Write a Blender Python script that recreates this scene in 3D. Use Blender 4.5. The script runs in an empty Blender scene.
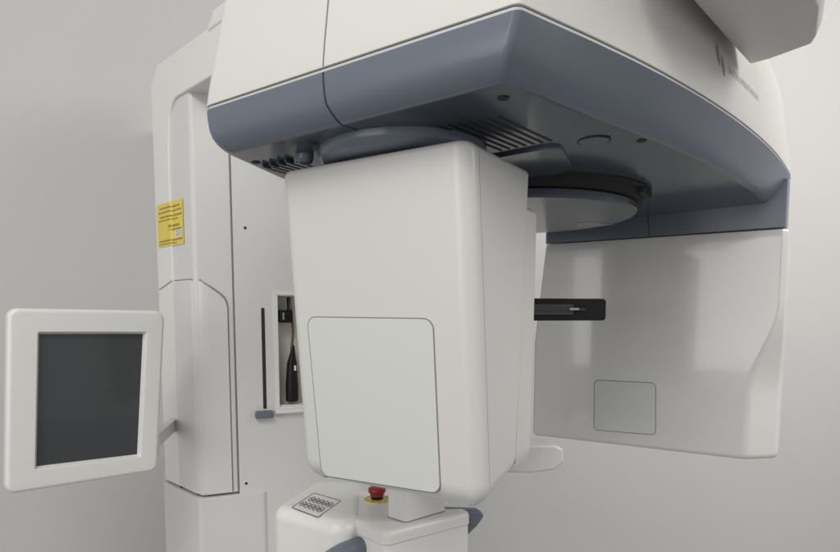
import bpy, bmesh, math, random
from mathutils import Vector, Matrix
random.seed(4)
Z0 = 1.45                                   # eye height above the floor
S = bpy.context.scene
COL = S.collection

# ------------------------------------------------------------------ materials
def mat(name, col, rough=.35, noise=.0, bump=.0, scale=300., coat=0., metal=0., spec=.5, dirt=0.):
    m = bpy.data.materials.new(name); m.use_nodes = True
    nt = m.node_tree; b = nt.nodes['Principled BSDF']
    b.inputs['Base Color'].default_value = (*col, 1)
    b.inputs['Roughness'].default_value = rough
    b.inputs['Metallic'].default_value = metal
    b.inputs['Specular IOR Level'].default_value = spec
    b.inputs['Coat Weight'].default_value = coat
    b.inputs['Coat Roughness'].default_value = .05
    tc = nt.nodes.new('ShaderNodeTexCoord')
    if noise:
        n = nt.nodes.new('ShaderNodeTexNoise'); n.inputs['Scale'].default_value = 6; n.inputs['Detail'].default_value = 6
        nt.links.new(tc.outputs['Object'], n.inputs['Vector'])
        r = nt.nodes.new('ShaderNodeMapRange')
        r.inputs['To Min'].default_value = rough-noise; r.inputs['To Max'].default_value = rough+noise
        nt.links.new(n.outputs['Fac'], r.inputs['Value']); nt.links.new(r.outputs['Result'], b.inputs['Roughness'])
    if dirt:
        n3 = nt.nodes.new('ShaderNodeTexNoise'); n3.inputs['Scale'].default_value = 3.5; n3.inputs['Detail'].default_value = 8
        nt.links.new(tc.outputs['Object'], n3.inputs['Vector'])
        mx = nt.nodes.new('ShaderNodeMix'); mx.data_type = 'RGBA'
        mx.inputs[6].default_value = (*col, 1); mx.inputs[7].default_value = (*[c*(1-dirt) for c in col], 1)
        nt.links.new(n3.outputs['Fac'], mx.inputs[0]); nt.links.new(mx.outputs[2], b.inputs['Base Color'])
    if bump:
        n2 = nt.nodes.new('ShaderNodeTexNoise'); n2.inputs['Scale'].default_value = scale; n2.inputs['Detail'].default_value = 3
        nt.links.new(tc.outputs['Object'], n2.inputs['Vector'])
        bp = nt.nodes.new('ShaderNodeBump'); bp.inputs['Strength'].default_value = bump; bp.inputs['Distance'].default_value = .001
        nt.links.new(n2.outputs['Fac'], bp.inputs['Height']); nt.links.new(bp.outputs['Normal'], b.inputs['Normal'])
    return m
WHITE = mat('white_enamel', (.66, .645, .615), .3, .05, .05, 500, dirt=.05)
WHITEM = mat('white_satin', (.66, .645, .615), .52, .04, .05, 500, dirt=.05, spec=.35)
WHITEG = mat('white_gloss', (.72, .705, .675), .15, .03, .02, 500, dirt=.05, coat=.6, spec=.6)
WHITE2 = mat('white_enamel_column', (.68, .675, .66), .38, .05, .05, 500, dirt=.04)
WHITE3 = mat('white_moulding', (.78, .77, .74), .34, .05, .05, 500, dirt=.04)
PANEL = mat('pale_panel', (.635, .642, .615), .45, .04, .05, 600)
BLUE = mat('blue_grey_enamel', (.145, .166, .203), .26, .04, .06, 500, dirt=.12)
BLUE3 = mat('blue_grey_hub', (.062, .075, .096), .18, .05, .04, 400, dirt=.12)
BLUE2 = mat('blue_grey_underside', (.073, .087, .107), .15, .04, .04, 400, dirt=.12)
DARK = mat('seam_dark', (.02, .02, .022), .7)
MIDSEAM = mat('seam_grey', (.19, .19, .19), .7)
MIDSEAM2 = mat('seam_pale', (.26, .255, .25), .6)
BLACK = mat('black_plastic', (.006, .006, .007), .45, .06, spec=.3)
SCREEN = mat('screen_glass', (.048, .051, .053), .24, .05, coat=.4)
TRIM = mat('light_trim', (.55, .55, .53), .4)
YELLOW = mat('yellow_label', (.82, .64, .1), .5, .05, dirt=.1)
YELLOWP = mat('pale_yellow', (.66, .58, .2), .5)
RED = mat('red_button', (.24, .012, .012), .3, .05)
INK = mat('ink', (.1, .105, .14), .6)
INKB = mat('label_ink', (.24, .18, .05), .6)
GREYINK = mat('grey_ink', (.28, .285, .29), .5)
FAINT = mat('faint_ink', (.47, .46, .45), .5)
BEIGE = mat('recess_beige', (.74, .71, .64), .5, .05)
BRASS = mat('cord_brown', (.12, .07, .035), .45)
CLEAR = mat('grey_plastic', (.62, .62, .6), .35, .05)
ARMG = mat('grey_enamel', (.6, .59, .57), .4, .05, .05, 400)
WALL = mat('wall_paint', (.56, .552, .54), .85, .0, .5, 120, spec=.2, dirt=.04)
FLOOR = mat('floor_vinyl', (.34, .35, .36), .4, .1, .05, 50, dirt=.2)

# ------------------------------------------------------------------ frames
th = math.radians(33)
OX, OY = 0.08715, 0.63876
def A(u, v, z):                             # frame of the rotating arm
    return Vector((OX + u*math.cos(th) + v*math.sin(th), OY - u*math.sin(th) + v*math.cos(th), z+Z0))
def AA(u, v, z):                            # the arm's far left end hangs a little
    return A(u, v, z + .024*(u-.02))
a67 = math.radians(67)
KX, KY = -.5466, 1.45
CU = Vector((math.sin(a67), math.cos(a67), 0)); CN = Vector((math.cos(a67), -math.sin(a67), 0))
def C(c, n, z):                             # frame of the column front
    return Vector((KX, KY, z+Z0)) + CU*c + CN*n
FU = Vector((-.698, .716, 0)); FN = Vector((-.716, -.698, 0))
def F(s, n, z):                             # frame of the column chamfer
    return Vector((KX, KY, z+Z0)) + FU*s + FN*n
MM = Vector((.7404, .6722, 0)); MN = Vector((.6722, -.7404, 0))
def M(s, z, n):                             # frame of the monitor
    return Vector((-.7583, 1.115, z+Z0)) + MM*s + MN*n
def P3(x, y, z): return Vector((x, y, z+Z0))

# ------------------------------------------------------------------ mesh helpers
def finish(name, bm, m, parent=None, bevel=0, seg=2, sharp=38, bev_ang=30):
    bmesh.ops.remove_doubles(bm, verts=bm.verts, dist=1e-6)
    bmesh.ops.recalc_face_normals(bm, faces=bm.faces)
    if bevel:
        es = [e for e in bm.edges if len(e.link_faces) == 2 and e.calc_face_angle(0) > math.radians(bev_ang)]
        bmesh.ops.bevel(bm, geom=es, offset=bevel, segments=seg, profile=.5, affect='EDGES', clamp_overlap=True)
    me = bpy.data.meshes.new(name); bm.to_mesh(me); bm.free()
    for p in me.polygons: p.use_smooth = True
    me.set_sharp_from_angle(angle=math.radians(sharp))
    o = bpy.data.objects.new(name, me); COL.objects.link(o)
    if parent is not None:
        o.parent = parent
        root = parent
        while root.parent: root = root.parent
        me.transform(Matrix.Translation(-root.location))
    mm = m if isinstance(m, (list, tuple)) else [m]
    for q in mm: me.materials.append(q)
    w = o.modifiers.new('WeightedNormal', 'WEIGHTED_NORMAL'); w.keep_sharp = True
    return o
def loft(bm, rings, cap0=True, cap1=True, closed=True):
    vs = [[bm.verts.new(p) for p in r] for r in rings]
    n = len(rings[0])
    for a, b in zip(vs, vs[1:]):
        for i in range(n if closed else n-1):
            j = (i+1) % n
            bm.faces.new((a[i], a[j], b[j], b[i]))
    if cap0: bm.faces.new(vs[0][::-1])
    if cap1: bm.faces.new(vs[-1])
    return vs
def fillet(pts, rs, n=8):                   # rounded closed 2-D polygon
    out = []
    N = len(pts)
    for i in range(N):
        p = Vector(pts[i]); a = Vector(pts[i-1]); b = Vector(pts[(i+1) % N])
        r = rs[i] if isinstance(rs, (list, tuple)) else rs
        if r <= 0: out.append((p.x, p.y)); continue
        d0 = (a-p).normalized(); d1 = (b-p).normalized()
        ang = d0.angle(d1)
        t = r/math.tan(ang/2)
        p0 = p+d0*t; p1 = p+d1*t
        c = p + (d0+d1).normalized()*(r/math.sin(ang/2))
        v0 = p0-c; v1 = p1-c
        tot = v0.angle_signed(v1)
        for k in range(n+1):
            w = v0.copy(); w.rotate(Matrix.Rotation(-tot*k/n, 2)) if False else None
            q = -tot*k/n
            x = v0.x*math.cos(q)-v0.y*math.sin(q); y = v0.x*math.sin(q)+v0.y*math.cos(q)
            out.append((c.x+x, c.y+y))
    return out
def normals2(poly):
    N = len(poly); area = sum(poly[i-1][0]*poly[i][1]-poly[i][0]*poly[i-1][1] for i in range(N))
    s = 1 if area > 0 else -1
    res = []
    for i in range(N):
        a = Vector(poly[i-1]); b = Vector(poly[(i+1) % N]); t = (b-a)
        if t.length < 1e-9: t = Vector((1, 0))
        t.normalize(); res.append((-t.y*s, t.x*s))          # inward
    return res
def inset(poly, d, w=None):
    ns = normals2(poly)
    return [(p[0]+n[0]*d*(w[i] if w else 1), p[1]+n[1]*d*(w[i] if w else 1)) for i, (p, n) in enumerate(zip(poly, ns))]
def prism(bm, poly, f, n0, n1, r=0., seg=3):           # poly in 2-D; f(a, b, n); rounded front edge
    rings = [[f(a, b, n0) for a, b in poly]]
    if r:
        for k in range(seg+1):
            t = math.pi/2*k/seg
            q = inset(poly, r*(1-math.cos(t)))
            rings.append([f(a, b, n1-(r-r*math.sin(t))*(1 if n1 > n0 else -1)) for a, b in q])
    else:
        rings.append([f(a, b, n1) for a, b in poly])
    loft(bm, rings)
def box(bm, f, a0, a1, b0, b1, c0, c1):
    prism(bm, [(a0, b0), (a1, b0), (a1, b1), (a0, b1)], f, c0, c1)
def tube(bm, pts, rs, n=20, flat=1.):
    pts = [Vector(p) for p in pts]; rings = []
    for i, p in enumerate(pts):
        t = (pts[min(i+1, len(pts)-1)]-pts[max(i-1, 0)]).normalized()
        x = t.cross(Vector((0, 0, 1)) if abs(t.z) < .75 else Vector((0, 1, 0)))
        x.normalize(); y = t.cross(x)
        r = rs[i] if isinstance(rs, (list, tuple)) else rs
        rings.append([p + x*math.cos(2*math.pi*k/n)*r*flat + y*math.sin(2*math.pi*k/n)*r for k in range(n)])
    loft(bm, rings)
def lathe(bm, c, prof, n=64, flip=False):
    rings = [[Vector((c.x+r*math.cos(2*math.pi*k/n), c.y+r*math.sin(2*math.pi*k/n), c.z+z)) for k in range(n)] for r, z in prof]
    loft(bm, rings)
def spline(pts, n=8):
    pts = [Vector(p) for p in pts]; out = []
    for i in range(len(pts)-1):
        p0 = pts[max(i-1, 0)]; p1 = pts[i]; p2 = pts[i+1]; p3 = pts[min(i+2, len(pts)-1)]
        for k in range(n):
            t = k/n
            out.append(.5*((2*p1)+(p2-p0)*t+(2*p0-5*p1+4*p2-p3)*t*t+(3*p1-p0-3*p2+p3)*t**3))
    out.append(pts[-1]); return out
def ribbon(bm, pts, wid):                   # thin closed strip from left/right point pairs
    for (a, b), (c, d) in zip(pts, pts[1:]):
        bm.faces.new([bm.verts.new(q) for q in (a, b, d, c)])
def outline(poly, w):                       # ring between a polygon and its inset
    return poly, inset(poly, w)
def ringplate(bm, poly, w, f, n0, n1):
    o, i = outline(poly, w)
    N = len(poly)
    r = [[bm.verts.new(f(a, b, n)) for a, b in q] for q, n in ((o, n0), (o, n1), (i, n1), (i, n0))]
    for k in range(4):
        for j in range(N):
            bm.faces.new((r[k][j], r[k][(j+1) % N], r[(k+1) % 4][(j+1) % N], r[(k+1) % 4][j]))
def text_bm(bm, s, size, f, ext=.0003):     # lettering mapped by f(x, y, n)
    cu = bpy.data.curves.new('lettering', 'FONT'); cu.body = s; cu.size = size; cu.resolution_u = 2
    ob = bpy.data.objects.new('lettering', cu); COL.objects.link(ob)
    me = bpy.data.meshes.new_from_object(ob.evaluated_get(bpy.context.evaluated_depsgraph_get()))
    bpy.data.objects.remove(ob); bpy.data.curves.remove(cu)
    vs = [bm.verts.new(f(v.co.x, v.co.y, ext)) for v in me.vertices]
    for p in me.polygons:
        try: bm.faces.new([vs[i] for i in p.vertices])
        except ValueError: pass
    bpy.data.meshes.remove(me)
B = bmesh.new
def thing(name, label, cat, loc):
    o = bpy.data.objects.new(name, None); COL.objects.link(o); o.location = loc
    o.empty_display_size = .1
    o['label'] = label; o['category'] = cat; return o

# ------------------------------------------------------------------ setting
bm = B(); w0 = C(-1.9, -.36, 0); w1 = C(4.2, -.36, 0)
q = [w0, w1]
v = [bm.verts.new(Vector((p.x, p.y, z))) for p, z in ((w0, 0), (w1, 0), (w1, 3.2), (w0, 3.2))]
bm.faces.new(v)
ws = bmesh.ops.extrude_face_region(bm, geom=bm.faces[:])
bmesh.ops.translate(bm, verts=[x for x in ws['geom'] if isinstance(x, bmesh.types.BMVert)], vec=-CN*.1)
o = finish('wall', bm, WALL); o['kind'] = 'structure'
bm = B()
bm.faces.new([bm.verts.new(p) for p in ((-6, -4, 0), (6, -4, 0), (6, 7, 0), (-6, 7, 0))])
o = finish('floor', bm, FLOOR); o['kind'] = 'structure'

# ------------------------------------------------------------------ the machine
MC = thing('x_ray_machine', 'large white and blue-grey dental panoramic x-ray machine filling the picture, with overhead rotating arm', 'x-ray machine',
           Vector((KX, KY, 0)) + CU*.28 - CN*.12)

# ---- column
def colsec(g=0., ch=.12, cw=.53, back=0):                    # plan outline of the column in world XY
    K = Vector((KX, KY, 0)) + CU*.006
    p = [K + CU*cw + CN*g, K + CN*g + FN*g*.6, K + FU*ch + FN*g, K + FU*(ch+.06) + FN*g]
    p.append(p[-1] - CN*.2); p.append(K + CU*cw - CN*.26)
    if back:                                 # the front steps back behind the fascia
        p[0:1] = [K + CU*cw - CN*back, K + CU*.091 - CN*back, K + CU*.091 + CN*g]
        return fillet([(q.x, q.y) for q in p], [0, 0, .001, .014, .012, .02, .02, .02], 6)
    return fillet([(q.x, q.y) for q in p], [.012, .014, .012, .02, .02, .02], 6)
bm = B()
sec = colsec(0, .12, .53, .062)
loft(bm, [[P3(x, y, z) for x, y in s] for s, z in ((inset(sec, .003), -.4475), (sec, -.444), (sec, .52), (inset(sec, .004), .525))])
column = finish('column', bm, WHITE2, MC)
bm = B()
sec2 = colsec(.011, .15, .157)
loft(bm, [[P3(x, y, z) for x, y in s] for s, z in ((sec2, -Z0+.002), (sec2, -.4545), (inset(sec2, .0012), -.4518), (inset(sec2, .004), -.4505))])
base = finish('column_base', bm, WHITE2, MC)
bm = B(); sd = inset(sec, .004); loft(bm, [[P3(x, y, z) for x, y in sd] for z in (-.4515, -.446)])
finish('gap', bm, DARK, base)
bm = B(); sd = inset(sec, .002); loft(bm, [[P3(x, y, z) for x, y in sd] for z in (-Z0+.002, -.452)]); finish('column_core', bm, WHITE2, MC)
# shoulder beam with the strip it grows from
bm = B()
L = fillet([(.115, -.444), (.21, -.444), (.208, .585), (.165, .625), (-.42, .615), (-.42, .513), (.093, .521), (.112, .4)],
           [.0, .0, .03, .02, 0, 0, .05, 0], 8)
prism(bm, L, lambda a, b, n: F(a, n, b), -.1, .0005, .004)
finish('shoulder', bm, WHITE3, MC)
bm = B()
L = fillet([(-.13, .61), (-.155, .646), (-.42, .646), (-.42, .61)], [.0, .012, 0, 0], 4)
prism(bm, L, lambda a, b, n: F(a, n, b), -.16, .004, .006)
finish('shoulder_cap', bm, WHITE3, MC)
# raised service cover wrapping strip, chamfer and front
bm = B()
K0 = Vector((KX, KY, 0)) + CU*.006
st = []                                      # (plan point, outward normal, top z)
for t in (0, .5, 1): st.append((K0 + FU*(.118-.10*t), FN, .0845))
for k in range(5):
    n = FN.lerp(CN, (k+1)/6).normalized(); st.append((K0 + FU*.012*(1-k/4) + CU*.012*(k/4) - n*.0035, n, .083))
for c, z in ((.02, .076), (.035, .066), (.055, .051), (.066, .041), (.071, .03), (.073, .02)): st.append((K0 + CU*c, CN, z))
rings = []
for q, n, z in st:
    rings.append([P3(*(q - n*.004).xy, -.443), P3(*(q + n*.0055).xy, -.443), P3(*(q + n*.0055).xy, z-.003), P3(*(q + n*.0035).xy, z), P3(*(q - n*.004).xy, z)])
loft(bm, rings)
cover = finish('service_cover', bm, WHITE2, column)
bm = B(); rings = []
for i, (q, n, z) in enumerate(st):
    gn = .0046 if 2 < i < 8 else .0014
    q = q + (CU*.003 if i > 8 else Vector((0, 0, 0)))
    rings.append([P3(*(q - n*.004).xy, -.4435), P3(*(q + n*gn).xy, -.4435), P3(*(q + n*gn).xy, z+.0035), P3(*(q - n*.004).xy, z+.0035)])
loft(bm, rings); finish('gap', bm, MIDSEAM2, cover)
bm = B()
for a, b in ((0, 1),): bm.faces.new([bm.verts.new(F(x, .0009, y)) for x, y in ((.114, .088), (.2, .068), (.2, .0645), (.114, .0845))])
finish('seam', bm, MIDSEAM2, cover)
# front fascia with the recess opening
c0, c1, z0_, z1_ = .2, .30, -.231, .048
bm = B()
cs = [.097, c0, c1, .52]; zs = [-1.0, z0_, z1_, .50]
g = [[bm.verts.new(C(c, .003, z)) for z in zs] for c in cs]
gb = [[bm.verts.new(C(c, -.061, z)) for z in zs] for c in cs]
for i in range(3):
    for j in range(3):
        if (i, j) != (1, 1): bm.faces.new((g[i][j], g[i+1][j], g[i+1][j+1], g[i][j+1]))
for i, j, k, l in ((0, 0, 0, 3), (0, 3, 3, 3), (3, 3, 3, 0), (3, 0, 0, 0)):
    pass
edge = [(0, j) for j in range(4)] + [(i, 3) for i in (1, 2, 3)] + [(3, j) for j in (2, 1, 0)] + [(2, 0), (1, 0)]
for (i, j), (k, l) in zip(edge, edge[1:]+edge[:1]): bm.faces.new((g[i][j], g[k][l], gb[k][l], gb[i][j]))
# recess pocket
pk = [(1, 1), (2, 1), (2, 2), (1, 2)]
bk = [bm.verts.new(C(cs[i], -.045, zs[j])) for i, j in pk]
for k in range(4):
    i, j = pk[k]; i2, j2 = pk[(k+1) % 4]
    f = bm.faces.new((g[i][j], g[i2][j2], bk[(k+1) % 4], bk[k])); f.material_index = 1
f = bm.faces.new(bk); f.material_index = 1
fascia = finish('front_fascia', bm, [WHITE2, BEIGE], MC)
bm = B()
ringplate(bm, fillet([(c0-.009, z0_-.014), (c1+.009, z0_-.014), (c1+.009, z1_+.012), (c0-.009, z1_+.012)], .008, 5), .0095, lambda a, b, n: C(a, n, b), .002, .0075)
finish('recess_rim', bm, WHITE3, fascia)
bm = B(); box(bm, lambda a, b, n: C(a, n, b), c0-.012, c1+.01, z0_-.02, z0_-.008, .0035, .02); finish('recess_shelf', bm, WHITE3, fascia, .003)
bm = B(); prism(bm, fillet([(.160, -.238), (.1685, -.238), (.1685, .018), (.160, .018)], .0035, 5), lambda a, b, n: C(a, n, b), .0005, .0037)
finish('slider_slot', bm, DARK, fascia)
bm = B(); box(bm, lambda a, b, n: C(a, n, b), .138, .183, -.26, -.241, .004, .022); finish('slider_knob', bm, BLUE, fascia, .004)
for c, z in ((.1265, .213), (.1135, -.426)):
    bm = B(); tube(bm, [C(c, .001, z), C(c, .0038, z)], .0035, 16); finish('screw_hole', bm, DARK, fascia)
bm = B(); box(bm, lambda a, b, n: C(a, n, b), .0925, .0965, -.4435, .50, -.002, .0012); finish('seam', bm, MIDSEAM, column)
# lower right end of the moving cover

# warning sticker, bent round the strip's edge
def stk(x, y, n):                            # x runs along the strip face, over its step and on to the chamfer
    if x < .080: p = F(.194-x, .0010+n, .174+y)
    elif x < .088: p = F(.114-(x-.08)*.6, .0010-.0056*(x-.08)/.008+n, .174+y)
    else: p = F(.109-(x-.088), -.0046+n, .174+y)
    return p
def stick_patch(bm, x0, x1, y0, y1, n):
    xs = sorted({x0, x1} | {k for k in (.080, .088) if x0 < k < x1})
    for a, b in zip(xs, xs[1:]): bm.faces.new([bm.verts.new(stk(*q, n)) for q in ((a, y0), (b, y0), (b, y1), (a, y1))])
bm = B(); stick_patch(bm, 0, .150, 0, .108, .0006); stick_patch(bm, 0, .150, 0, .108, .0)
stick = finish('warning_sticker', bm, YELLOW, MC)
for y, a, b, h in ((.094, .02, .13, .004), (.084, .012, .14, .0035), (.072, .02, .142, .004), (.064, .012, .12, .003), (.046, .07, .125, .006), (.038, .075, .14, .0035), (.012, .01, .142, .004), (.005, .01, .11, .003)):
    bm = B(); x = a
    while x < b:
        l = random.uniform(.004, .012); stick_patch(bm, x, min(x+l, b), y, y+h, .001); x += l+.003
    finish('printed_line', bm, INKB, stick)
bm = B(); stick_patch(bm, .098, .140, .018, .036, .0012); finish('white_field', bm, WHITE3, stick)
bm = B()
for y in (.022, .027, .032): stick_patch(bm, .105, .134, y, y+.0018, .0016)
finish('field_print', bm, GREYINK, stick)

# ---- overhead arm
RCP = [(.0433, .045), (.062, .1), (.0901, .19), (.115, .28), (.1393, .38), (.1604, .48), (.1784, .58), (.1937, .68), (.2060, .78), (.2165, .9), (.2225, 1.0)]
BACK = [(.215, 1.06), (.19, 1.09), (.15, 1.10), (-.1, 1.10), (-.3, 1.09), (-.36, 1.06), (-.42, .9), (-.47, .7), (-.5, .5), (-.507, .35), (-.507, .25)]
def arm_outline(d, dr=None):                 # plan outline of the arm, drawn in by d (dr on the right side)
    dr = d if dr is None else dr
    cp = []
    for i, p in enumerate(RCP):
        a = Vector(RCP[max(i-1, 0)]); b = Vector(RCP[min(i+1, len(RCP)-1)]); t = (b-a).normalized()
        k = d + (dr-d)*min(1, max(.35, (p[1]+.05)/.2))
        cp.append((p[0]-t.y*k, p[1]+t.x*k))
    t = (Vector(RCP[1])-Vector(RCP[0])); c = Vector(cp[0])
    vf_ = -.018+d
    corner = (c.x - t.x/t.y*(c.y-vf_), vf_)
    cor = fillet([(-.3, vf_), corner, cp[0]], [0, .011, 0], 8)[1:-1]
    rt = [(p.x, p.y) for p in spline([cor[-1]]+cp, 6)][1:]
    fr = [(-.41+.39*k/14, vf_) for k in range(15)]
    l = fillet([(-.1, vf_), (-.457+d, vf_), (-.505+d, .16), (-.505+d, .3)], [0, .022, .12, 0], 10)[1:-1]
    bk = []
    for i, p in enumerate(BACK):
        a = Vector(BACK[max(i-1, 0)]); b = Vector(BACK[min(i+1, len(BACK)-1)]); t = (b-a).normalized()
        bk.append((p[0]-t.y*d, p[1]+t.x*d))
    return fr + cor + rt + bk + l[::-1]
right = [(p.x, p.y) for p in spline(RCP, 6)]
bm = B()
prof = [(.297, 0, 0), (.286, .0004, .006), (.272, .0018, .0145), (.2615, .0045, .021), (.253, .009, .0275), (.2465, .0145, .0335), (.242, .0195, .0395), (.2403, .023, .0435), (.24, .026, .0465)]
vs_ = loft(bm, [[AA(u, v, z) for u, v in arm_outline(d, dr)] for z, d, dr in prof])
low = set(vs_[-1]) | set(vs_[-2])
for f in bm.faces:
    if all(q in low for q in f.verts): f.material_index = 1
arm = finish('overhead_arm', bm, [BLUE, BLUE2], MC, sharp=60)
bm = B(); loft(bm, [[AA(u, v, z) for u, v in arm_outline(d)] for z, d in ((.2975, .0015), (.3005, .0012))]); finish('light_trim', bm, TRIM, arm)
bm = B(); loft(bm, [[AA(u, v, z) for u, v in arm_outline(d)] for z, d in ((.3007, .003), (.3023, .003))]); finish('gap', bm, DARK, arm)
sp = [(.3022, .0012), (.3036, .0), (.33, .003), (.36, .0075), (.39, .012), (.42, .0165), (.45, .021), (.48, .0265), (.505, .034), (.525, .047), (.545, .072), (.56, .108), (.568, .15)]
bm = B(); loft(bm, [[AA(u, v, z) for u, v in arm_outline(d)] for z, d in sp])
shell = finish('top_shell', bm, WHITEM, MC, sharp=60)
def shell_inset(z):
    for (za, da), (zb, db) in zip(sp, sp[1:]):
        if za <= z <= zb: return da+(db-da)*(z-za)/(zb-za)
    return 0
# vertical seam on the front, down over the band and across the underside
bm = B()
pts = []
for z, d in sp[1:8]: pts.append((AA(-.2318, -.018+d-.0005, z), AA(-.2298, -.018+d-.0005, z)))
ribbon(bm, pts, 0); finish('seam', bm, MIDSEAM, shell)
bm = B(); pts = []
for z, d, dr in prof:
    u = -.231 + max(0, (.262-z))*.35
    pts.append((AA(u-.001, -.018+d-.0005, z-.0004), AA(u+.0012, -.018+d-.0005, z-.0004)))
pts.append((AA(-.222, .03, .2394), AA(-.2195, .03, .2394)))
pts.append((AA(-.232, .05, .2394), AA(-.2295, .05, .2394)))
ribbon(bm, pts, 0); finish('seam', bm, DARK, arm)
# logo and lettering on the right face of the shell
side = [p for p in right if p[1] > .05]
acc = [0]
for a, b in zip(side, side[1:]): acc.append(acc[-1]+(Vector(b)-Vector(a)).length)
def on_side(s, z, n):
    z = max(z, .304); d = shell_inset(z)
    for i in range(len(side)-1):
        if acc[i] <= s <= acc[i+1] or i == len(side)-2:
            t = (s-acc[i])/(acc[i+1]-acc[i]); a = Vector(side[i]); b = Vector(side[i+1]); p = a.lerp(b, t)
            tg = (b-a).normalized(); nn = Vector((tg.y, -tg.x)); p = p + nn*(n-d)
            return AA(p.x, p.y, z)
s0 = .388
def logo(x, y, n): return on_side(s0+x, .376+y, n+.0006)
bm = B()
for sgn, ox, oy in ((1, .010, .006), (-1, .026, -.006)):
    pl = []
    for k in range(13):
        t = -1+2*k/12; pl.append((ox + sgn*(-.008*(1-t*t)) - .001*t, oy + t*.017))
    for k in range(11):
        t = 1-2*(k+1)/12; pl.append((ox + sgn*.005*(1-t*t) - .001*t, oy + t*.017))
    bm.faces.new([bm.verts.new(logo(x, y, 0)) for x, y in pl])
finish('emblem', bm, GREYINK, shell)
bm = B(); text_bm(bm, 'INSTRUMENTARIUM', .0165, lambda x, y, n: on_side(s0+.052+x*1.15, .366+y, .0006)); finish('lettering', bm, FAINT, shell)

# underside details
UZ = .2396
def under(a, b, n): return AA(a, b, UZ-n)
bm = B()
for k in range(7): prism(bm, fillet([(-.0545-k*.0125, .094-k*.002), (-.0505-k*.0125, .094-k*.002), (-.0345-k*.0125, .228), (-.0385-k*.0125, .228)], .0015, 3), under, -.002, .0003)
finish('vent_slots', bm, DARK, arm)
bm = B()
for k in range(6): prism(bm, fillet([(-.39-k*.0125, .095), (-.3865-k*.0125, .095), (-.3865-k*.0125, .2), (-.39-k*.0125, .2)], .0015, 3), under, -.002, .0003)
finish('vent_slots', bm, DARK, arm)
for u, v in ((-.022, .043), (.066, .303), (-.303, .039), (-.437, .06)):
    bm = B(); lathe(bm, AA(u, v, UZ), [(.0068, .001), (.0068, -.0006), (.0055, -.0012)], 20); finish('screw_hole', bm, DARK, arm)
bm = B(); lathe(bm, AA(.012, .262, UZ), [(.0225, .001), (.0225, -.0006), (.021, -.0006), (.0209, .0009)], 40); finish('plug_gap', bm, DARK, arm)
bm = B(); lathe(bm, AA(.012, .262, UZ), [(.0205, .001), (.0205, -.0010), (.019, -.0016)], 40); finish('plug', bm, BLUE2, arm)
# dropped plate beside the hub
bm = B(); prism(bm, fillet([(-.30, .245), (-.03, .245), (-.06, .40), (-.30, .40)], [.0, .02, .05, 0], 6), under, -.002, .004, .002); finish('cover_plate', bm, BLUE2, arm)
# collar over the tube head
cc = A(-.235, .155, .24)
bm = B(); lathe(bm, cc, [(.122, .002), (.122, -.012), (.119, -.02), (.11, -.0262), (.06, -.0268)], 72); finish('collar', bm, BLUE, arm)
bm = B(); lathe(bm, AA(-.352, .075, .24), [(.013, .002), (.013, -.006), (.010, -.012), (.004, -.014)], 24); finish('pivot_cap', bm, BLUE, arm)
bm = B()
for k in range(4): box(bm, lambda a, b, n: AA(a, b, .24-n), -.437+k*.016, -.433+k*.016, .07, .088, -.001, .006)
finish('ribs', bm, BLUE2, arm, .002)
# hub disc
hc_ = A(-.25, .6, 0)
bm = B(); lathe(bm, hc_+Vector((0, 0, .2)), [(.05, .039), (.258, .0385), (.258, .035), (.245, .0345), (.244, .018), (.05, .018)], 96); finish('hub_ring', bm, DARK, arm)
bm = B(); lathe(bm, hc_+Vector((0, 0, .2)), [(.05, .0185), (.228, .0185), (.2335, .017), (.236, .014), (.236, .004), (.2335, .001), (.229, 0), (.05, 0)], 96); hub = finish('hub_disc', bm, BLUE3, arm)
bm = B(); prism(bm, [(-.17, .72), (-.13, .72), (-.10, .79), (-.14, .79)], lambda a, b, n: A(a, b, .2-n), -.001, .0004); finish('inlay', bm, BLUE2, hub)
bm = B(); box(bm, lambda a, b, n: A(a, b, .24-n), -.035, .006, .585, .655, -.001, .016); finish('stop_block', bm, BLACK, arm, .004)
# end block carrying the receptor
oc = arm_outline(.0006)
e = [p for p in oc if p[1] > .954 and p[0] > .1]
i0 = e[0]
e = [(-.33, .966), (-.318, .954), (i0[0]-.0015, .954)] + e + [(-.1, 1.099), (-.3, 1.089), (-.35, 1.05)]
bm = B(); loft(bm, [[A(u, v, z) for u, v in q] for q, z in ((inset(e, .002), .189), (e, .191), (e, .292))]); eb = finish('end_block', bm, BLUE, MC, sharp=50)
bm = B(); pts = [(A(-.068, .9535, .239), A(-.066, .9535, .239)), (A(-.066, .9535, .21), A(-.064, .9535, .21)), (A(-.062, .9535, .1885), A(-.06, .9535, .1885))]
ribbon(bm, pts, 0)
ribbon(bm, [(A(-.068, .9535, .2396), A(-.066, .9535, .2396)), (A(-.082, .90, .2396), A(-.080, .90, .2396)), (A(-.11, .86, .2396), A(-.107, .86, .2396))], 0)
finish('seam', bm, DARK, eb)

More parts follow.
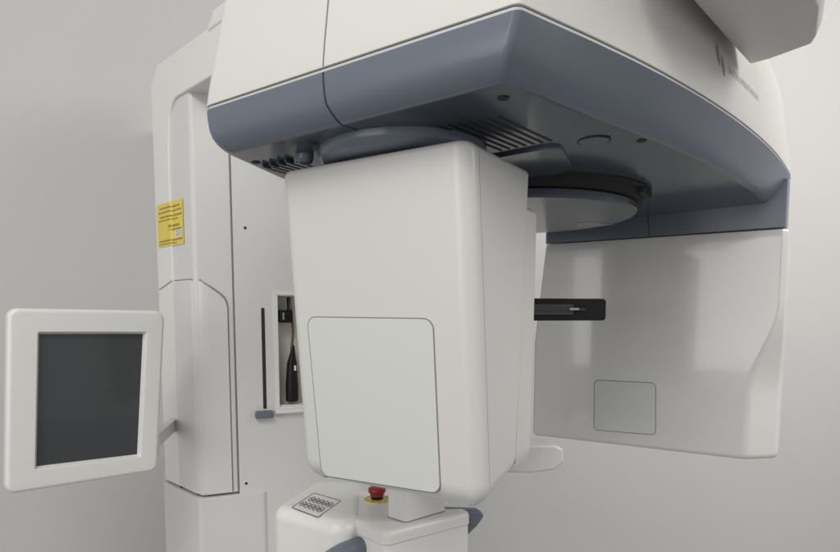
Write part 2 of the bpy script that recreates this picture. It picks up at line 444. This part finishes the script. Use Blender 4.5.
# ---- image receptor
def recsec(z):
    t = max(0, min(1, (.02-z)/.19)); t = t*t*(3-2*t)*.7 + t*.3
    ch = .012 + .050*t
    uR = .2265; uL = -.327 - .028*min(1, (.185-z)/.26)
    p = [(uL, .954), (uR-ch, .954), (uR, .954+ch*.9), (uR, 1.07), (uR-.02, 1.09), (uL+.02, 1.09), (uL, 1.07)]
    return fillet(p, [.010, .006+.022*t, .006+.022*t, .01, .01, .01, .01], 5)
bm = B(); rings = []
zs_ = [.186] + [.18-.018*k for k in range(28)]
for z in zs_:
    if z > -.31: rings.append([A(u, v, z) for u, v in (recsec(z) if z < .184 else inset(recsec(z), .002))])
for k in range(6):
    t = math.pi/2*k/5; rings.append([A(u, v, -.318-.014*math.sin(t)) for u, v in inset(recsec(-.32), .014*(1-math.cos(t)))])
loft(bm, rings)
rec = finish('image_receptor', bm, WHITEG, MC, sharp=50)
rp = fillet([(-.187, -.166), (-.035, -.165), (-.031, -.295), (-.185, -.298)], .012, 6)
bm = B(); prism(bm, rp, lambda a, b, n: A(a, .954-n, b), -.001, .0005); pg = finish('panel_gap', bm, MIDSEAM, rec)
bm = B(); prism(bm, inset(rp, .0016), lambda a, b, n: A(a, .954-n, b), -.001, .0011, .0004); finish('receptor_panel', bm, PANEL, rec)

# ---- tube head
ZT = .210
def vf(z): return .058 + .042*(ZT-z)/.45
def thsec(z, a, b, vb=None):                 # front shell
    uL, uR = -.388 - .004*(ZT-z)/.45, -.075
    vs = vf(z)+.028
    return fillet([(uL, vs), (uL, vf(z)), (uR, vf(z)), (uR, vs)], [0, .02, .021, 0], 8)
def profz(z0, z1):
    r = [(z1, .010), (z1-.0012, .006), (z1-.004, .0022), (z1-.009, 0)]
    n = 12
    for k in range(n+1): r.append((z1-.009 + (z0+.034-z1+.009)*(k+.5)/(n+.5), 0))
    for k in range(1, 7):
        t = math.pi/2*k/6; r.append((z0+.034-.034*math.sin(t), .03*(1-math.cos(t))))
    return r
def fi(poly, d, vs):                         # inset that leaves the flat rear edge in place
    q = inset(poly, d); N = len(q)
    return [(min(max(a, -.4), .4), min(b, vs)) for a, b in q]
bm = B(); rings = []
for z, d in profz(-.259, ZT):
    p = thsec(z, 0, 0); vs = vf(z)+.028
    q = inset(p, d); q[0] = (p[0][0]+d, vs); q[-1] = (p[-1][0]-d, vs)
    rings.append([A(u, v, z) for u, v in q])
loft(bm, rings); tube_head = finish('tube_head', bm, WHITE, MC, sharp=50)
bm = B(); rings = []
for z, d in profz(-.259, ZT):
    zz = z; vs = vf(z)+.031; vb = .246 - .034*(ZT-z)/.45
    lift = .022*max(0, 1)                    # underside rises towards the back
    p = [(-.386, vs), (-.076, vs), (-.077, vb), (-.384, vb)]
    q = [(p[0][0]+d, vs), (p[1][0]-d, vs), (p[2][0]-d, vb-d*.2), (p[3][0]+d, vb-d*.2)]
    k = max(0, min(1, (-.1-z)/.15))
    rings.append([A(u, v, z + (lift*k if i > 1 else 0)) for i, (u, v) in enumerate(q)])
loft(bm, rings); finish('rear_body', bm, WHITE, tube_head, sharp=50)
bm = B(); rings = []
for z in (ZT-.012, -.02, -.22):
    vs = vf(z)+.029
    rings.append([A(u, v, z) for u, v in ((-.3852, vs-.006), (-.0762, vs-.006), (-.0768, vs+.006), (-.385, vs+.006))])
loft(bm, rings); finish('seam', bm, DARK, tube_head)
# collimator block behind
bm = B(); rings = []
for z, d in ((.158, .006), (.155, .002), (.15, 0), (-.2, 0), (-.224, .004), (-.229, .012)):
    vb = .293 - .012*(ZT-z)/.45; vs = .252 - .034*(ZT-z)/.45
    q = fillet([(-.372+d, vs), (-.0795-d, vs), (-.0795-d, vb-d), (-.372+d, vb-d)], [0, 0, .008, .008], 4)
    rings.append([A(u, v, z) for u, v in q])
loft(bm, rings); finish('collimator', bm, WHITE, tube_head, sharp=50)
bm = B(); rings = []
for z in (.205, .15, -.2, -.218):
    vs = .249 - .034*(ZT-z)/.45
    rings.append([A(u, v, z) for u, v in ((-.37, vs-.006), (-.0805, vs-.006), (-.0805, vs+.005), (-.37, vs+.005))])
loft(bm, rings); finish('gap', bm, MIDSEAM, tube_head)
# cover panel on the tilted front
def tf(a, b, n): return A(a, vf(b)-n, b)
tp = fillet([(-.3555, -.002), (-.1335, -.004), (-.1345, -.243), (-.352, -.2495)], .016, 7)
bm = B(); prism(bm, tp, tf, -.002, .0005); finish('panel_gap', bm, MIDSEAM, tube_head)
bm = B(); prism(bm, inset(tp, .0016), tf, -.002, .0012, .0005); finish('cover_panel', bm, PANEL, tube_head)
# short neck between head and collar
bm = B(); lathe(bm, A(-.235, .155, 0), [(.09, .20), (.09, .218)], 40); finish('swivel_neck', bm, DARK, tube_head)

# ---- patient support unit at the bottom
def rot_block(name, poly, ztop, zbot, r, m, parent, rs=.02):
    p = fillet(poly, rs, 7); bm = B(); rings = []
    rings.append([P3(x, y, zbot) for x, y in p])
    for k in range(7):
        t = math.pi/2*k/6; rings.append([P3(x, y, ztop-r+r*math.sin(t)) for x, y in inset(p, r*(1-math.cos(t)))])
    loft(bm, rings); return finish(name, bm, m, parent, sharp=50)
RB = [(-.0605, 1.016), (.100, 1.131), (.02, 1.262), (-.16, 1.28), (-.142, 1.12), (-.134, 1.095)]
unit = rot_block('patient_support', RB, -.378, -.402, .010, WHITE3, MC, [.014, .014, .03, .03, .0, 0])
RB2 = inset(fillet(RB, [.014, .014, .03, .03, .0, 0], 7), .0022)
bm = B(); loft(bm, [[P3(x, y, z) for x, y in q] for q, z in ((inset(RB2, .006), -.4036), (inset(RB2, .006), -.401))]); finish('gap', bm, MIDSEAM, unit)
bm = B(); loft(bm, [[P3(x, y, z) for x, y in RB2] for z in (-.85, -.4036)]); finish('lower_body', bm, WHITE3, unit, sharp=50)
KB = [(-.292, 1.147), (-.144, 1.045), (-.105, 1.09), (-.125, 1.335), (-.243, 1.345)]
kb = rot_block('keypad_housing', KB, -.374, -.86, .024, WHITE3, unit, [.034, .034, .025, .03, .03])
bm = B(); box(bm, lambda a, b, n: P3(a, b, n), -.24, -.02, 1.28, 1.47, -.84, -.6); finish('carrier', bm, WHITE2, unit, .01)
kq = [Vector((-.2235, 1.238)), Vector((-.159, 1.184)), Vector((-.189, 1.084)), Vector((-.251, 1.141))]
def kp(a, b, n):                             # bilinear over the keypad outline
    p = kq[3].lerp(kq[2], a).lerp(kq[0].lerp(kq[1], a), b); return P3(p.x, p.y, -.374+n)
bm = B(); pr = fillet([(0, 0), (1, 0), (1, 1), (0, 1)], .05, 4)
ringplate(bm, pr, .016, kp, -.0005, .0007); keypad = finish('keypad', bm, INK, unit)
for r in range(2):
    for c in range(5):
        a0, b0 = .15+c*.165+r*.04, .33+r*.33
        pl = [(a0+.082*math.cos(2*math.pi*k/24), b0+.135*math.sin(2*math.pi*k/24)) for k in range(24)]
        bm = B(); ringplate(bm, pl, .022, kp, -.0005, .0006)
        for k in range(2): prism(bm, [(a0-.03+k*.03, b0-.05+random.uniform(0, .04)), (a0-.012+k*.03, b0-.05), (a0-.005+k*.03, b0+.03), (a0-.02+k*.03, b0+.05)], kp, -.0005, .0005)
        finish('key', bm, INK, keypad)
# post and chin rest behind the tube head
PB = [(-.062, 1.098), (-.026, 1.066), (.05, 1.133), (.01, 1.17)]
bm = B(); p = fillet(PB, .006, 5)
loft(bm, [[P3(x, y, z) for x, y in p] for z in (-.3775, -.235)]); finish('post', bm, WHITE3, unit, sharp=50)
bm = B(); loft(bm, [[P3(x, y, z) for x, y in inset(p, -.0012)] for z in (-.3779, -.3768)]); finish('post_gap', bm, MIDSEAM, unit)
bm = B(); p2 = fillet([(-.03, 1.15), (.0, 1.11), (.05, 1.133), (.01, 1.19)], .008, 5)
loft(bm, [[P3(x, y, z) for x, y in p2] for z in (-.3775, .035)]); finish('upright', bm, WHITE3, unit, sharp=50)
# grip at the right of the tube head
def grip(a, b, n): return P3(a-.008, 1.098, b) + Vector((-.1, .99, 0))*n
bm = B(); prism(bm, fillet([(.02, -.239), (.250, -.2345), (.265, -.242), (.2665, -.266), (.252, -.280), (.21, -.287), (.02, -.284)], [0, .006, .006, .008, .02, 0, 0], 4), grip, -.03, .03)
finish('hand_grip', bm, WHITE2, unit, .005, 3, bev_ang=50)
# black temple support
def ts(a, b, n): return Vector((.04, 1.135, Z0)) + Vector((.981, .194, 0))*a + Vector((.194, -.981, 0))*n + Vector((0, 0, b))
bm = B(); prism(bm, fillet([(0, -.011), (.333, -.011), (.333, .032), (0, .032)], [0, .007, .007, 0], 5), ts, -.008, .008, .002); tsu = finish('temple_support', bm, BLACK, unit)
bm = B(); prism(bm, fillet([(.1, .0), (.262, .0), (.262, .021), (.1, .021)], .004, 4), ts, .008, .0115, .001)
box(bm, ts, .1, .286, .009, .0125, .0115, .0135); finish('slide', bm, mat('dark_grey', (.05, .05, .055), .35), tsu)
bm = B(); prism(bm, fillet([(.252, .0095), (.272, .0095), (.272, .0135), (.252, .0135)], .0018, 3), ts, .0135, .0155); finish('pin', bm, mat('steel', (.5, .5, .5), .3, metal=1.), tsu)
# emergency stop
ec = P3(-.088, 1.202, -.378)
bm = B(); lathe(bm, ec, [(.0275, -.001), (.0275, .0022), (.0262, .0028), (.012, .0028)], 48); es = finish('emergency_stop', bm, YELLOWP, unit)
bm = B()
for k in range(10):
    t = 2*math.pi*k/10; c = ec+Vector((.0225*math.cos(t), .0225*math.sin(t), .0029))
    box(bm, lambda a, b, n: c+Vector((a, b, n)), -.003, .003, -.0012, .0012, -.0004, .0003)
finish('ring_print', bm, INKB, es)
bm = B(); lathe(bm, ec, [(.0125, .002), (.0125, .009), (.0135, .011)], 36); finish('collar', bm, BLACK, es)
bm = B(); lathe(bm, ec, [(.0135, .009), (.0145, .011), (.0145, .015), (.0175, .017), (.0185, .020), (.0175, .025), (.013, .0275), (.006, .028)], 40); finish('push_button', bm, RED, es)
# handles
bm = B(); hp = spline([P3(-.088, 1.092, -.424), P3(-.112, 1.07, -.425), P3(-.145, 1.046, -.432), P3(-.176, 1.024, -.452), P3(-.2, 1.012, -.49), P3(-.205, 1.012, -.54), P3(-.19, 1.03, -.6), P3(-.15, 1.07, -.63)], 6)
tube(bm, hp, [.0175+.003*min(1, i/14) for i in range(len(hp))], 24, 1.0); finish('patient_handle', bm, BLUE, unit)
bm = B(); tube(bm, [P3(-.075, 1.103, -.4235), P3(-.1, 1.0805, -.4245), P3(-.105, 1.076, -.425)], [.0225, .0215, .0195], 28); finish('handle_boss', bm, WHITE3, unit, .002)
def wedge(a, b, n): return P3(a-.002, 1.128, b) + Vector((-.3, .95, 0))*n
bm = B(); prism(bm, fillet([(.055, -.377), (.122, -.379), (.134, -.389), (.118, -.412), (.094, -.436), (.07, -.460), (.055, -.460)], [0, .012, .009, .03, .02, 0, 0], 5), wedge, .012, .036)
finish('patient_handle', bm, BLUE, unit, .006, 3, bev_ang=50)

# ---- box on the right flank of the shell, top right corner
bm = B()
lo = [(.137, .15, .392), (.203, .503, .388), (.256, .478, .388), (.2615, .455, .389), (.264, .375, .392), (.257, .329, .395), (.235, .15, .40)]
up = [(.105, .16, .405), (.174, .541, .399), (.262, .49, .41), (.268, .46, .41), (.271, .375, .41), (.264, .32, .41), (.242, .14, .415)]
tp_ = [(.07, .16, .56), (.135, .53, .56), (.25, .48, .56), (.258, .455, .56), (.26, .375, .56), (.253, .32, .56), (.232, .14, .56)]
loft(bm, [[A(*p) for p in r] for r in (lo, up, tp_)])
finish('side_box', bm, ARMG, MC, .003, 3)

# ------------------------------------------------------------------ touchscreen monitor
T = thing('touchscreen_monitor', 'white framed touchscreen with a dark blank screen, hung from the left side of the column', 'monitor', M(.13, -.34, -.03))
mp = fillet([(-.003, .013), (.281, .009), (.252, -.339), (-.0245, -.337)], [.018, .02, .018, .018], 7)
def mf(a, b, n): return M(a, b, n)
bm = B(); sc = fillet([(.0423, -.0322), (.2407, -.036), (.2182, -.3026), (.0247, -.2968)], .003, 7)
rings = [[M(a, b, n) for a, b in inset(mp, d)] for d, n in ((.012, -.040), (.004, -.036), (.0, -.028), (0, -.008), (.0012, -.004), (.004, -.0012), (.008, 0))]
vs_ = loft(bm, rings, True, False)
r2 = [[bm.verts.new(M(a, b, n)) for a, b in q] for q, n in ((inset(sc, -.0012), 0.), (sc, -.0006), (inset(sc, .0045), -.013))]
allr = [vs_[-1]] + r2
for x, y in zip(allr, allr[1:]):
    N = len(x)
    for i in range(N): bm.faces.new((x[i], x[(i+1) % N], y[(i+1) % N], y[i]))
bezel = finish('bezel', bm, WHITE3, T, sharp=45)
bm = B(); prism(bm, inset(sc, .003), mf, -.017, -.0125); finish('screen', bm, SCREEN, T)
bm = B(); tube(bm, [M(.262, -.265, -.02), M(.277, -.265, -.02)], .001, 8); bm.free()
bm = B(); box(bm, mf, .2, .272, -.318, -.262, -.056, -.036); br = finish('bracket', bm, WHITE3, T, .006)
bm = B()
q0 = M(.262, -.285, -.05); q1 = Vector((-.64, 1.535, q0.z))
def arm_f(a, b, n): return q0 + (q1-q0)*a + Vector((0, 0, b)) + MN*n
box(bm, arm_f, 0, 1.1, -.018, .012, -.012, .012); finish('support_arm', bm, CLEAR, T, .005)
bm = B(); box(bm, arm_f, -.05, 1.05, .0122, .0165, -.015, .015); finish('arm_cap', bm, WHITE3, T, .002)

# ------------------------------------------------------------------ black holder in the recess
Hh = thing('positioning_tool', 'black positioning tool hanging by a brown cord in the lit recess of the column', 'tool', C(.235, -.02, -.225))
rc = lambda a, b, n: C(a, n, b)
bm = B(); box(bm, rc, .205, .24, -.02, .013, -.05, .004); clamp = finish('clamp', bm, BLACK, Hh, .005)
bm = B(); prism(bm, [(.213, -.012), (.217, -.012), (.217, .006), (.213, .006)], rc, .004, .0045); finish('mark', bm, GREYINK, clamp)
bm = B(); tube(bm, spline([C(.236, -.02, .045), C(.238, -.018, .01), C(.242, -.015, -.035), C(.241, -.014, -.06), C(.238, -.014, -.085), C(.238, -.014, -.1)], 6), .0035, 12); finish('cord', bm, BRASS, Hh)
bm = B(); tube(bm, [C(.234, -.022, .046), C(.235, -.022, .005)], .0055, 12); finish('pin', bm, BLACK, Hh)
bm = B(); tube(bm, [C(.242, -.014, -.078), C(.240, -.014, -.1), C(.238, -.014, -.125), C(.237, -.014, -.17), C(.237, -.014, -.178), C(.237, -.014, -.218), C(.237, -.014, -.224)], [.004, .009, .016, .019, .0205, .0205, .018], 18, .8); body = finish('grip_body', bm, BLACK, Hh, sharp=35)
bm = B(); prism(bm, [(.240, -.143), (.245, -.143), (.245, -.130), (.240, -.130)], rc, 0, .0045); finish('white_mark', bm, WHITE3, body)

# ------------------------------------------------------------------ camera
f_px, pitch = 600., math.radians(5.05)
cam = bpy.data.cameras.new('camera'); co = bpy.data.objects.new('camera', cam); COL.objects.link(co)
cam.sensor_width = 36; cam.lens = 36*f_px/840
cam.shift_y = (315 + f_px*math.tan(pitch) - 276)/840
cam.clip_start = .05; cam.clip_end = 200
co.location = (0, 0, Z0); co.rotation_euler = (math.radians(90)-pitch, 0, 0)
S.camera = co

# ------------------------------------------------------------------ light
w = bpy.data.worlds.new('World'); S.world = w; w.use_nodes = True
bg = w.node_tree.nodes['Background']; bg.inputs[0].default_value = (.97, .98, 1, 1); bg.inputs[1].default_value = .42
def area(name, loc, target, sx, sy, power, col=(1, .97, .92)):
    l = bpy.data.lights.new(name, 'AREA'); l.shape = 'RECTANGLE'; l.size = sx; l.size_y = sy; l.energy = power; l.color = col
    o = bpy.data.objects.new(name, l); COL.objects.link(o); o.location = loc
    d = Vector(target)-Vector(loc); o.rotation_euler = d.to_track_quat('-Z', 'Y').to_euler(); return o
area('ceiling_lamp', (-.5, -.7, 2.95), (-.4, .2, 0), 1.6, .8, 30)
area('ceiling_lamp', (2.5, .9, 2.8), (2.1, 2.6, 1.6), 2.2, 1.4, 46)
area('bounce_fill', (-2.6, -2.4, 1.75), (.4, 1.2, 1.25), 2.6, 1.7, 28, (1, .985, .96))  # added fill lamp, no real window: stands in for wall bounce on the receptor
S.render.engine = 'CYCLES'
S.view_settings.view_transform = 'Standard'; S.view_settings.look = 'None'
S.view_settings.exposure = .18; S.view_settings.gamma = 1
